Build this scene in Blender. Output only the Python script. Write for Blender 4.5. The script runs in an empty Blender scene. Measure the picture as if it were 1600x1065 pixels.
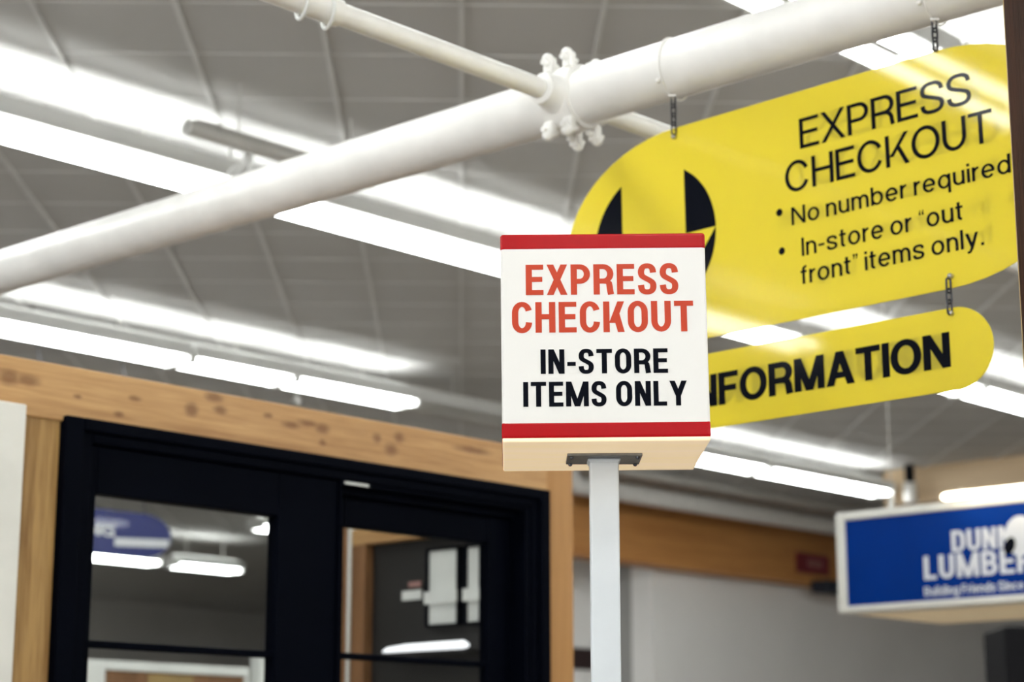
import bpy, math, random
from mathutils import Vector, Matrix

random.seed(7)
SC = bpy.context.scene
COL = SC.collection
R = math.radians
PI = math.pi

# ------------------------------------------------------------------ camera, world, exposure
EYE = 1.6
PITCH = 12.46
cam_data = bpy.data.cameras.new('camera')
cam = bpy.data.objects.new('camera', cam_data)
COL.objects.link(cam)
cam.location = (0, 0, EYE)
cam.rotation_euler = (R(90 + PITCH), 0, 0)
cam_data.sensor_width = 36
cam_data.lens = 70
cam_data.clip_start = 0.05
cam_data.clip_end = 200
cam_data.dof.use_dof = True
cam_data.dof.focus_distance = 3.52
cam_data.dof.aperture_fstop = 4.0
SC.camera = cam

world = bpy.data.worlds.new('world')
SC.world = world
world.use_nodes = True
world.node_tree.nodes['Background'].inputs[0].default_value = (0.5, 0.52, 0.55, 1)
world.node_tree.nodes['Background'].inputs[1].default_value = 0.03

SC.view_settings.view_transform = 'Standard'
SC.view_settings.look = 'None'
SC.view_settings.gamma = 1
SC.view_settings.use_curve_mapping = False
SC.view_settings.exposure = 0.0
LAMP = 20.0          # radiance of the fluorescent tubes
try:
    SC.cycles.use_denoising = True
    SC.cycles.max_bounces = 10
    SC.cycles.diffuse_bounces = 5
    SC.cycles.glossy_bounces = 4
    SC.cycles.transparent_max_bounces = 16
    SC.cycles.sample_clamp_indirect = 8.0
    SC.cycles.caustics_reflective = False
    SC.cycles.caustics_refractive = False
except Exception:
    pass

# The store stands at an angle to the camera: AISLE runs along the lamp rows,
# 42.9 degrees to the right of the view; (p, l) are metres across and along the aisle.
A = R(42.9)
ACROSS = -A                 # local x = across the aisle, local y = along it
ALONG = PI / 2 - A          # local x = along the aisle, local y = away across it
CEIL = 4.79


def W(p, l, z=0.0):
    return Vector((p * math.cos(A) + l * math.sin(A), -p * math.sin(A) + l * math.cos(A), z))


# ------------------------------------------------------------------ mesh helpers
class MB:
    def __init__(self):
        self.v = []
        self.f = []
        self.m = []
        self.k = 0

    def add(self, vs, fs):
        o = len(self.v)
        self.v += [tuple(v) for v in vs]
        for f in fs:
            self.f.append([i + o for i in f])
            self.m.append(self.k)
        return self

    def box(self, x0, x1, y0, y1, z0, z1):
        vs = [(x, y, z) for z in (z0, z1) for y in (y0, y1) for x in (x0, x1)]
        return self.add(vs, [(0, 2, 3, 1), (4, 5, 7, 6), (0, 1, 5, 4), (2, 6, 7, 3), (0, 4, 6, 2), (1, 3, 7, 5)])

    def prism(self, poly, y0, y1):
        n = len(poly)
        vs = [(x, y0, z) for x, z in poly] + [(x, y1, z) for x, z in poly]
        fs = [list(range(n)), list(range(2 * n - 1, n - 1, -1))]
        for i in range(n):
            j = (i + 1) % n
            fs.append((i, i + n, j + n, j))
        return self.add(vs, fs)

    def profile(self, poly, x0, x1):
        """extrude a (y, z) profile along x"""
        n = len(poly)
        vs = [(x0, y, z) for y, z in poly] + [(x1, y, z) for y, z in poly]
        fs = [list(range(n)), list(range(2 * n - 1, n - 1, -1))]
        for i in range(n):
            j = (i + 1) % n
            fs.append((i, i + n, j + n, j))
        return self.add(vs, fs)

    def sweep(self, pts, r, n=16, closed=False, cap=True):
        pts = [Vector(p) for p in pts]
        m = len(pts)
        rs = r if isinstance(r, (list, tuple)) else [r] * m
        rings = []
        up = None
        for i, p in enumerate(pts):
            if closed:
                t = pts[(i + 1) % m] - pts[i - 1]
            else:
                t = pts[min(i + 1, m - 1)] - pts[max(i - 1, 0)]
            t.normalize()
            if up is None:
                a = Vector((0, 0, 1)) if abs(t.z) < 0.9 else Vector((1, 0, 0))
                up = (a - t * a.dot(t)).normalized()
            else:
                up = (up - t * up.dot(t)).normalized()
            b = t.cross(up)
            rings.append([p + (up * math.cos(q) + b * math.sin(q)) * rs[i] for q in [2 * PI * k / n for k in range(n)]])
        vs = [v for ring in rings for v in ring]
        fs = []
        for i in range(m if closed else m - 1):
            j = (i + 1) % m
            for k in range(n):
                k2 = (k + 1) % n
                fs.append((i * n + k, i * n + k2, j * n + k2, j * n + k))
        if cap and not closed:
            fs.append(list(range(n - 1, -1, -1)))
            fs.append([(m - 1) * n + k for k in range(n)])
        return self.add(vs, fs)

    def tube(self, a, b, r, n=16, cap=True):
        return self.sweep([a, b], r, n, cap=cap)

    def ball(self, c, r, n=12, sz=1.0):
        vs, fs = [], []
        m = n // 2
        for i in range(m + 1):
            th = PI * i / m
            for k in range(n):
                q = 2 * PI * k / n
                vs.append((c[0] + r * math.sin(th) * math.cos(q), c[1] + r * math.sin(th) * math.sin(q), c[2] + sz * r * math.cos(th)))
        for i in range(m):
            for k in range(n):
                k2 = (k + 1) % n
                fs.append((i * n + k, (i + 1) * n + k, (i + 1) * n + k2, i * n + k2))
        return self.add(vs, fs)

    def build(self, name, mats, parent=None, bevel=0.0, smooth=False, kind=None, seg=2):
        me = bpy.data.meshes.new(name)
        me.from_pydata(self.v, [], self.f)
        mats = mats if isinstance(mats, (list, tuple)) else [mats]
        for m in mats:
            me.materials.append(m)
        for p, k in zip(me.polygons, self.m):
            p.material_index = k
        me.update()
        if smooth:
            me.polygons.foreach_set('use_smooth', [True] * len(me.polygons))
            me.set_sharp_from_angle(angle=R(38))
        o = bpy.data.objects.new(name, me)
        COL.objects.link(o)
        if parent:
            o.parent = parent
        if bevel:
            b = o.modifiers.new('bevel', 'BEVEL')
            b.width = bevel
            b.segments = seg
            b.limit_method = 'ANGLE'
            b.harden_normals = False
        if kind:
            o['kind'] = kind
        return o


def tag(o, label, cat, group=None):
    o['label'] = label
    o['category'] = cat
    if group:
        o['group'] = group
    return o


def thing(name, label, cat, loc=(0, 0, 0), rz=0.0, group=None):
    o = bpy.data.objects.new(name, None)
    o.empty_display_size = 0.1
    COL.objects.link(o)
    o.location = loc
    o.rotation_euler = (0, 0, rz)
    return tag(o, label, cat, group)


def dup(root, loc, rz, label, group=None):
    r = root.copy()
    COL.objects.link(r)
    r.location = loc
    r.rotation_euler = (0, 0, rz)
    r['label'] = label
    if group:
        r['group'] = group
    for ch in list(root.children):
        c = ch.copy()
        COL.objects.link(c)
        c.parent = r
        for g in list(ch.children):
            d = g.copy()
            COL.objects.link(d)
            d.parent = c
    return r


def place(o, loc, rz=0.0):
    o.location = loc
    o.rotation_euler = (0, 0, rz)
    return o


# ------------------------------------------------------------------ materials
def new_mat(name):
    m = bpy.data.materials.new(name)
    m.use_nodes = True
    nt = m.node_tree
    return m, nt, nt.nodes, nt.links, nt.nodes['Principled BSDF']


def plain(name, col, rough=0.5, metal=0.0, spec=0.5, coat=0.0, var=0.06, scale=6.0, bump=0.0):
    m, nt, N, L, b = new_mat(name)
    tc = N.new('ShaderNodeTexCoord')
    no = N.new('ShaderNodeTexNoise')
    no.inputs['Scale'].default_value = scale
    no.inputs['Detail'].default_value = 5
    L.new(tc.outputs['Object'], no.inputs['Vector'])
    rp = N.new('ShaderNodeValToRGB')
    rp.color_ramp.elements[0].position = 0.3
    rp.color_ramp.elements[1].position = 0.7
    rp.color_ramp.elements[0].color = [c * (1 - var) for c in col] + [1]
    rp.color_ramp.elements[1].color = [min(1, c * (1 + var)) for c in col] + [1]
    L.new(no.outputs['Fac'], rp.inputs['Fac'])
    L.new(rp.outputs['Color'], b.inputs['Base Color'])
    b.inputs['Roughness'].default_value = rough
    b.inputs['Metallic'].default_value = metal
    b.inputs['Specular IOR Level'].default_value = spec
    b.inputs['Coat Weight'].default_value = coat
    b.inputs['Coat Roughness'].default_value = 0.04
    if bump:
        n2 = N.new('ShaderNodeTexNoise')
        n2.inputs['Scale'].default_value = scale * 14
        L.new(tc.outputs['Object'], n2.inputs['Vector'])
        bp = N.new('ShaderNodeBump')
        bp.inputs['Strength'].default_value = bump
        bp.inputs['Distance'].default_value = 0.003
        L.new(n2.outputs['Fac'], bp.inputs['Height'])
        L.new(bp.outputs['Normal'], b.inputs['Normal'])
    return m


def wood(name, dark, light, knot, axis='X', rough=0.5, grain=1.0, knots=True, spec=0.4, kscale=1.0, bump=0.15, kpos=0.0):
    """timber with long grain along one local axis, darker growth rings and knots"""
    m, nt, N, L, b = new_mat(name)
    tc = N.new('ShaderNodeTexCoord')
    mp = N.new('ShaderNodeMapping')
    s = {'X': (0.55, 9, 9), 'Y': (9, 0.55, 9), 'Z': (9, 9, 0.55)}[axis]
    mp.inputs['Scale'].default_value = [q * grain for q in s]
    L.new(tc.outputs['Object'], mp.inputs['Vector'])
    no = N.new('ShaderNodeTexNoise')
    no.inputs['Scale'].default_value = 1.6
    no.inputs['Detail'].default_value = 6
    no.inputs['Distortion'].default_value = 0.9
    L.new(mp.outputs['Vector'], no.inputs['Vector'])
    mp2 = N.new('ShaderNodeMapping')
    mp2.inputs['Scale'].default_value = [q * grain * 3.2 for q in s]
    L.new(tc.outputs['Object'], mp2.inputs['Vector'])
    n2 = N.new('ShaderNodeTexNoise')
    n2.inputs['Scale'].default_value = 3.0
    n2.inputs['Detail'].default_value = 4
    n2.inputs['Distortion'].default_value = 0.4
    L.new(mp2.outputs['Vector'], n2.inputs['Vector'])
    mx = N.new('ShaderNodeMix')
    mx.data_type = 'FLOAT'
    mx.inputs['Factor'].default_value = 0.4
    L.new(no.outputs['Fac'], mx.inputs['A'])
    L.new(n2.outputs['Fac'], mx.inputs['B'])
    rp = N.new('ShaderNodeValToRGB')
    rp.color_ramp.elements[0].position = 0.36
    rp.color_ramp.elements[1].position = 0.60
    rp.color_ramp.elements[0].color = (*dark, 1)
    rp.color_ramp.elements[1].color = (*light, 1)
    L.new(mx.outputs['Result'], rp.inputs['Fac'])
    col = rp.outputs['Color']
    if knots:
        mk = N.new('ShaderNodeMapping')
        k = {'X': (1.9, 5.0, 5.0), 'Y': (5.0, 1.9, 5.0), 'Z': (5.0, 5.0, 1.9)}[axis]
        mk.inputs['Scale'].default_value = [q * kscale for q in k]
        mk.inputs['Location'].default_value = (kpos, kpos * 0.6, kpos * 1.7)
        L.new(tc.outputs['Object'], mk.inputs['Vector'])
        nd = N.new('ShaderNodeTexNoise')
        nd.inputs['Scale'].default_value = 2.0
        L.new(mk.outputs['Vector'], nd.inputs['Vector'])
        ma = N.new('ShaderNodeMix')
        ma.data_type = 'VECTOR'
        ma.inputs['Factor'].default_value = 0.22
        L.new(mk.outputs['Vector'], ma.inputs['A'])
        L.new(nd.outputs['Color'], ma.inputs['B'])
        vo = N.new('ShaderNodeTexVoronoi')
        vo.inputs['Scale'].default_value = 1.5
        L.new(ma.outputs['Result'], vo.inputs['Vector'])
        rk = N.new('ShaderNodeValToRGB')
        rk.color_ramp.elements[0].position = 0.05
        rk.color_ramp.elements[1].position = 0.26
        rk.color_ramp.elements[0].color = (1, 1, 1, 1)
        rk.color_ramp.elements[1].color = (0, 0, 0, 1)
        L.new(vo.outputs['Distance'], rk.inputs['Fac'])
        mc = N.new('ShaderNodeMix')
        mc.data_type = 'RGBA'
        L.new(rk.outputs['Color'], mc.inputs['Factor'])
        L.new(col, mc.inputs['A'])
        mc.inputs['B'].default_value = (*knot, 1)
        col = mc.outputs['Result']
    L.new(col, b.inputs['Base Color'])
    b.inputs['Roughness'].default_value = rough
    b.inputs['Specular IOR Level'].default_value = spec
    bp = N.new('ShaderNodeBump')
    bp.inputs['Strength'].default_value = bump
    bp.inputs['Distance'].default_value = 0.004
    L.new(n2.outputs['Fac'], bp.inputs['Height'])
    L.new(bp.outputs['Normal'], b.inputs['Normal'])
    return m


def add_knots(m, knots, col):
    """dark knots at given (x, z, half width, half height) of the board's own axes"""
    nt = m.node_tree
    N, L = nt.nodes, nt.links
    b = N['Principled BSDF']
    base = b.inputs['Base Color'].links[0].from_socket
    tc = N.new('ShaderNodeTexCoord')
    nz = N.new('ShaderNodeTexNoise')
    nz.inputs['Scale'].default_value = 30
    L.new(tc.outputs['Object'], nz.inputs['Vector'])
    wob = N.new('ShaderNodeVectorMath')
    wob.operation = 'MULTIPLY_ADD'
    L.new(nz.outputs['Color'], wob.inputs[0])
    wob.inputs[1].default_value = (.016, 0, .008)
    L.new(tc.outputs['Object'], wob.inputs[2])
    prev = None
    for x, z, rx, rz in knots:
        mp = N.new('ShaderNodeMapping')
        mp.inputs['Scale'].default_value = (1 / rx, 0, 1 / rz)
        mp.inputs['Location'].default_value = (-(x + .008) / rx, 0, -(z + .004) / rz)
        L.new(wob.outputs[0], mp.inputs['Vector'])
        ln = N.new('ShaderNodeVectorMath')
        ln.operation = 'LENGTH'
        L.new(mp.outputs[0], ln.inputs[0])
        if prev is None:
            prev = ln.outputs['Value']
        else:
            mn = N.new('ShaderNodeMath')
            mn.operation = 'MINIMUM'
            L.new(prev, mn.inputs[0])
            L.new(ln.outputs['Value'], mn.inputs[1])
            prev = mn.outputs[0]
    rp = N.new('ShaderNodeValToRGB')
    rp.color_ramp.elements[0].position = 0.35
    rp.color_ramp.elements[1].position = 1.0
    rp.color_ramp.elements[0].color = (.68, .68, .68, 1)
    rp.color_ramp.elements[1].color = (0, 0, 0, 1)
    sc = N.new('ShaderNodeMath')
    sc.operation = 'MULTIPLY'
    sc.inputs[1].default_value = 0.55
    L.new(prev, sc.inputs[0])
    L.new(sc.outputs[0], rp.inputs['Fac'])
    mc = N.new('ShaderNodeMix')
    mc.data_type = 'RGBA'
    L.new(rp.outputs['Color'], mc.inputs['Factor'])
    L.new(base, mc.inputs['A'])
    mc.inputs['B'].default_value = (*col, 1)
    L.new(mc.outputs['Result'], b.inputs['Base Color'])


def emit(name, col, strength):
    m, nt, N, L, b = new_mat(name)
    b.inputs['Base Color'].default_value = (0.8, 0.8, 0.8, 1)
    b.inputs['Emission Color'].default_value = (*col, 1)
    b.inputs['Emission Strength'].default_value = strength
    return m


def front_only(N, L, fr):
    ge = N.new('ShaderNodeNewGeometry')
    inv = N.new('ShaderNodeMath')
    inv.operation = 'SUBTRACT'
    inv.inputs[0].default_value = 1.0
    L.new(ge.outputs['Backfacing'], inv.inputs[1])
    mul = N.new('ShaderNodeMath')
    mul.operation = 'MULTIPLY'
    L.new(fr.outputs[0], mul.inputs[0])
    L.new(inv.outputs[0], mul.inputs[1])
    return mul.outputs[0]


def glass(name, tint, ior=1.5, gloss=1.0):
    m, nt, N, L, b = new_mat(name)
    N.remove(b)
    out = N['Material Output']
    tr = N.new('ShaderNodeBsdfTransparent')
    tr.inputs['Color'].default_value = (*tint, 1)
    gl = N.new('ShaderNodeBsdfGlossy')
    gl.inputs['Roughness'].default_value = 0.02
    gl.inputs['Color'].default_value = (gloss, gloss, gloss, 1)
    fr = N.new('ShaderNodeFresnel')
    fr.inputs['IOR'].default_value = ior
    mx = N.new('ShaderNodeMixShader')
    L.new(front_only(N, L, fr), mx.inputs[0])
    L.new(tr.outputs[0], mx.inputs[1])
    L.new(gl.outputs[0], mx.inputs[2])
    L.new(mx.outputs[0], out.inputs[0])
    return m


def acrylic(name, col, trans=0.45, rough=0.05):
    """translucent coloured acrylic sheet with a polished face"""
    m, nt, N, L, b = new_mat(name)
    out = N['Material Output']
    b.inputs['Base Color'].default_value = (*col, 1)
    b.inputs['Roughness'].default_value = rough
    b.inputs['IOR'].default_value = 1.49
    tl = N.new('ShaderNodeBsdfTranslucent')
    tl.inputs['Color'].default_value = (*[min(1, c * 1.05) for c in col], 1)
    df = N.new('ShaderNodeBsdfDiffuse')
    df.inputs['Color'].default_value = (*col, 1)
    md = N.new('ShaderNodeMixShader')
    md.inputs[0].default_value = trans
    L.new(df.outputs[0], md.inputs[1])
    L.new(tl.outputs[0], md.inputs[2])
    gl = N.new('ShaderNodeBsdfGlossy')
    gl.inputs['Roughness'].default_value = rough
    fr = N.new('ShaderNodeFresnel')
    fr.inputs['IOR'].default_value = 1.49
    mx = N.new('ShaderNodeMixShader')
    L.new(front_only(N, L, fr), mx.inputs[0])
    L.new(md.outputs[0], mx.inputs[1])
    L.new(gl.outputs[0], mx.inputs[2])
    N.remove(b)
    L.new(mx.outputs[0], out.inputs[0])
    return m


M = {}
M['ceiling'] = plain('ceiling_panel', (0.52, 0.515, 0.505), 0.8, var=0.03, scale=1.2)
M['batten'] = plain('ceiling_batten', (0.64, 0.635, 0.62), 0.5)
M['floor'] = plain('floor', (0.27, 0.237, 0.205), 0.5, var=0.15, scale=0.8)
M['wall_shade'] = plain('return_wall_shade', (0.33, 0.33, 0.32), 0.8, var=0.03)  # darker copy of the wall colour, shade painted on the return wall
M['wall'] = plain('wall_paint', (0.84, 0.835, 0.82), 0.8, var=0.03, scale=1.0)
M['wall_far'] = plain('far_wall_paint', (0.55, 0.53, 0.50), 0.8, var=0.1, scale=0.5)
M['pipe'] = plain('white_pipe_paint', (0.87, 0.86, 0.83), 0.32, var=0.05, scale=9.0, bump=0.08)
M['fixture'] = plain('white_enamel', (0.74, 0.745, 0.73), 0.4, var=0.03)
M['grey_pipe'] = plain('grey_pipe_paint', (0.55, 0.54, 0.51), 0.5)
M['tube'] = emit('lamp_tube', (0.97, 1.0, 0.98), LAMP)
M['warm_tube'] = emit('warm_lamp_tube', (1.0, 0.86, 0.62), 8.0)
M['daylight'] = emit('daylight_pane', (0.93, 0.97, 1.0), 6.4)
M['warm_fill'] = emit('warm_fill_tube', (1.0, 0.91, 0.75), 32.0)
M['cap'] = plain('lamp_cap', (0.55, 0.55, 0.54), 0.35, metal=0.6)
M['sign_white'] = plain('sign_white', (0.74, 0.726, 0.695), 0.22, spec=0.3, var=0.012)
M['sign_red'] = plain('sign_red', (0.44, 0.006, 0.010), 0.2, spec=0.12, var=0.04)
M['letter_red'] = plain('letter_red', (0.46, 0.042, 0.020), 0.2, spec=0.12, var=0.03)
M['letter_black'] = plain('letter_black', (0.004, 0.005, 0.009), 0.08, spec=0.08, var=0.05)
M['ply'] = wood('birch_ply', (0.78, 0.60, 0.37), (0.90, 0.74, 0.52), (0.3, 0.15, 0.06), 'X', 0.6, 1.0, knots=False, bump=0.05)
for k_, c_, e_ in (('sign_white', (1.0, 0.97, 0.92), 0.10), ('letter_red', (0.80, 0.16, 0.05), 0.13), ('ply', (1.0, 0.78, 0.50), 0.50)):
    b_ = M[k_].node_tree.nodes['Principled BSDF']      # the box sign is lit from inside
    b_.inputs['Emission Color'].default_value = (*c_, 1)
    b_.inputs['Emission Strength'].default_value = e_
M['print_black'] = plain('print_black', (0.004, 0.005, 0.009), 0.3, spec=0.02)
M['plate'] = plain('zinc_plate', (0.20, 0.20, 0.20), 0.42, metal=0.8, var=0.2, scale=40)
M['screw'] = plain('screw_steel', (0.12, 0.125, 0.15), 0.3, metal=0.9)
M['post_white'] = plain('post_white', (0.66, 0.70, 0.73), 0.45, var=0.03, scale=12)
M['yellow'] = acrylic('yellow_acrylic', (0.93, 0.825, 0.115), 0.66, 0.045)
M['chain'] = plain('chain_steel', (0.05, 0.05, 0.055), 0.4, metal=0.7)
M['bolt'] = plain('bolt_steel', (0.45, 0.44, 0.42), 0.3, metal=0.9)
M['pine_plain'] = wood('pine_plain', (0.36, 0.185, 0.068), (0.56, 0.34, 0.145), (0.20, 0.075, 0.025), 'X', 0.5, 1.0, knots=False)
M['pine'] = wood('pine_header', (0.36, 0.182, 0.066), (0.55, 0.325, 0.138), (0.20, 0.075, 0.025), 'X', 0.5, 1.0, knots=False)
add_knots(M['pine'], [(-.179, 2.663, .028, .016), (-.118, 2.663, .029, .012), (.045, 2.641, .011, .005), (.238, 2.663, .016, .007), (.185, 2.609, .013, .006),
                      (.439, 2.657, .019, .015), (.520, 2.706, .024, .010), (.546, 2.671, .019, .010), (.730, 2.678, .013, .006), (.820, 2.662, .026, .008),
                      (.892, 2.676, .031, .008), (.950, 2.667, .021, .012), (.951, 2.623, .011, .008), (1.181, 2.666, .014, .012), (1.244, 2.636, .020, .015),
                      (1.280, 2.680, .017, .013), (1.621, 2.679, .062, .009)], (0.13, 0.045, 0.016))
M['pine_up'] = wood('pine_stud', (0.20, 0.092, 0.022), (0.42, 0.25, 0.085), (0.16, 0.06, 0.02), 'Z', 0.5, 1.0, kscale=0.7, knots=False)
M['pine_jamb'] = wood('pine_jamb', (0.37, 0.18, 0.055), (0.45, 0.235, 0.085), (0.2, 0.08, 0.03), 'Z', 0.5, 0.6, knots=False)
M['black'] = plain('black_frame', (0.0012, 0.0018, 0.0045), 0.5, spec=0.02, var=0.1)
M['glass'] = glass('door_glass', (0.93, 0.94, 0.93), gloss=0.35)
M['beam'] = wood('brown_beam', (0.40, 0.17, 0.05), (0.56, 0.27, 0.085), (0.1, 0.04, 0.01), 'X', 0.5, 0.4, knots=False)
M['tan'] = wood('tan_beam', (0.74, 0.56, 0.36), (0.86, 0.67, 0.45), (0.2, 0.1, 0.05), 'X', 0.6, 0.4, knots=False)
M['blue'] = plain('blue_face', (0.001, 0.030, 0.22), 0.25, spec=0.1, var=0.05, scale=3)
M['blue_dark'] = plain('oval_blue', (0.001, 0.012, 0.15), 0.4)
M['cab_white'] = plain('cabinet_white', (0.74, 0.73, 0.68), 0.4)
M['letter_white'] = plain('letter_white', (0.72, 0.74, 0.78), 0.4)
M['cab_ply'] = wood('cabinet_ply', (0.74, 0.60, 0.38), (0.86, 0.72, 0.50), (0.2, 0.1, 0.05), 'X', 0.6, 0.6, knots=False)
b_ = M['cab_ply'].node_tree.nodes['Principled BSDF']     # added glow that brightens the plywood underside, no lamp inside
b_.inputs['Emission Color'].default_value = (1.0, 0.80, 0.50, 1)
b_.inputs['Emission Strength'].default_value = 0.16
M['rough_post'] = wood('rough_brown_post', (0.020, 0.007, 0.0035), (0.055, 0.021, 0.011), (0.02, 0.008, 0.005), 'Z', 0.8, 2.4, knots=False, bump=0.6, spec=0.08)
M['post_edge'] = plain('raw_post_edge', (0.55, 0.40, 0.20), 0.7)
M['dark'] = plain('dark_booth', (0.008, 0.0068, 0.006), 0.6)
M['brown'] = wood('brown_casing', (0.16, 0.07, 0.025), (0.26, 0.125, 0.05), (0.1, 0.04, 0.02), 'Z', 0.5, 1.0, knots=False)
M['maroon'] = plain('maroon_rail', (0.020, 0.006, 0.006), 0.5)
M['pale'] = plain('pale_panel', (0.80, 0.82, 0.80), 0.5)
M['ochre'] = plain('ochre_panel', (0.42, 0.28, 0.10), 0.5, var=0.2, scale=4)
M['exit_red'] = plain('exit_red', (0.16, 0.012, 0.02), 0.4)
M['exit_pale'] = plain('exit_pale', (0.4, 0.22, 0.2), 0.4)
M['navy'] = plain('navy_case', (0.006, 0.010, 0.022), 0.5)
M['charcoal'] = plain('charcoal_column', (0.012, 0.012, 0.014), 0.7, spec=0.05)

# ------------------------------------------------------------------ lettering
SPTS = [(1, .74), (.94, .89), (.76, .98), (.5, 1), (.25, .975), (.07, .875), (.02, .74), (.10, .62), (.33, .54),
        (.66, .455), (.92, .365), (1, .24), (.94, .10), (.75, .02), (.5, 0), (.25, .02), (.06, .11), (0, .27)]


def catmull(pts, n=5):
    out = []
    P = [pts[0]] + list(pts) + [pts[-1]]
    for i in range(1, len(P) - 2):
        p0, p1, p2, p3 = P[i - 1], P[i], P[i + 1], P[i + 2]
        for k in range(n):
            t = k / n
            out.append(tuple(0.5 * (2 * b + (c - a) * t + (2 * a - 5 * b + 4 * c - d) * t * t + (3 * b - a - 3 * c + d) * t ** 3)
                             for a, b, c, d in zip(p0, p1, p2, p3)))
    out.append(tuple(P[-1]))
    return out


def arc(cx, cy, rx, ry, a0, a1, n=14):
    return [(cx + rx * math.cos(R(a0 + (a1 - a0) * i / n)), cy + ry * math.sin(R(a0 + (a1 - a0) * i / n))) for i in range(n + 1)]


COND = dict(wx=.205, wy=.165, ry=.27, xh=.75, gap=.11, space=.28, w=dict(
    E=.58, X=.68, P=.64, R=.66, S=.61, C=.655, H=.65, K=.69, O=.655, U=.645, T=.625, I=.2, N=.645, M=.92, L=.54, Y=.71,
    D=.65, B=.65))
COND['w']['-'] = .34
THIN = dict(wx=.132, wy=.116, ry=.45, xh=.73, gap=.085, space=.22, w=dict(
    E=.66, X=.80, P=.70, R=.74, S=.74, C=.88, H=.76, K=.78, O=.92, U=.76, T=.74, N=.78, I=.112))
TEXT = dict(wx=.140, wy=.120, ry=.45, xh=.735, gap=.115, space=.24, w=dict(
    N=.76, I=.125, o=.64, n=.56, u=.56, m=.90, b=.63, d=.63, q=.63, e=.63, r=.33, i=.125, s=.57, t=.34, f=.35, y=.62, l=.125))
TEXT['w'].update({'-': .32, '“': .27, '”': .27, '.': .125})
BOLD = dict(wx=.225, wy=.180, ry=.40, xh=.75, gap=.055, space=.25, w=dict(
    I=.20, N=.80, F=.68, O=.93, R=.80, M=.98, A=.90, T=.76, B=.78, S=.78, L=.66, U=.80, G=.9))
SMALL = dict(wx=.2, wy=.16, ry=.42, xh=.75, gap=.10, space=.28, w=dict(
    B=.76, u=.6, i=.2, l=.2, d=.66, n=.6, g=.66, F=.66, r=.42, e=.64, s=.6, S=.74, c=.6))
SMALL['w'].update({'1': .4, '9': .66, ',': .2})


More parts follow.
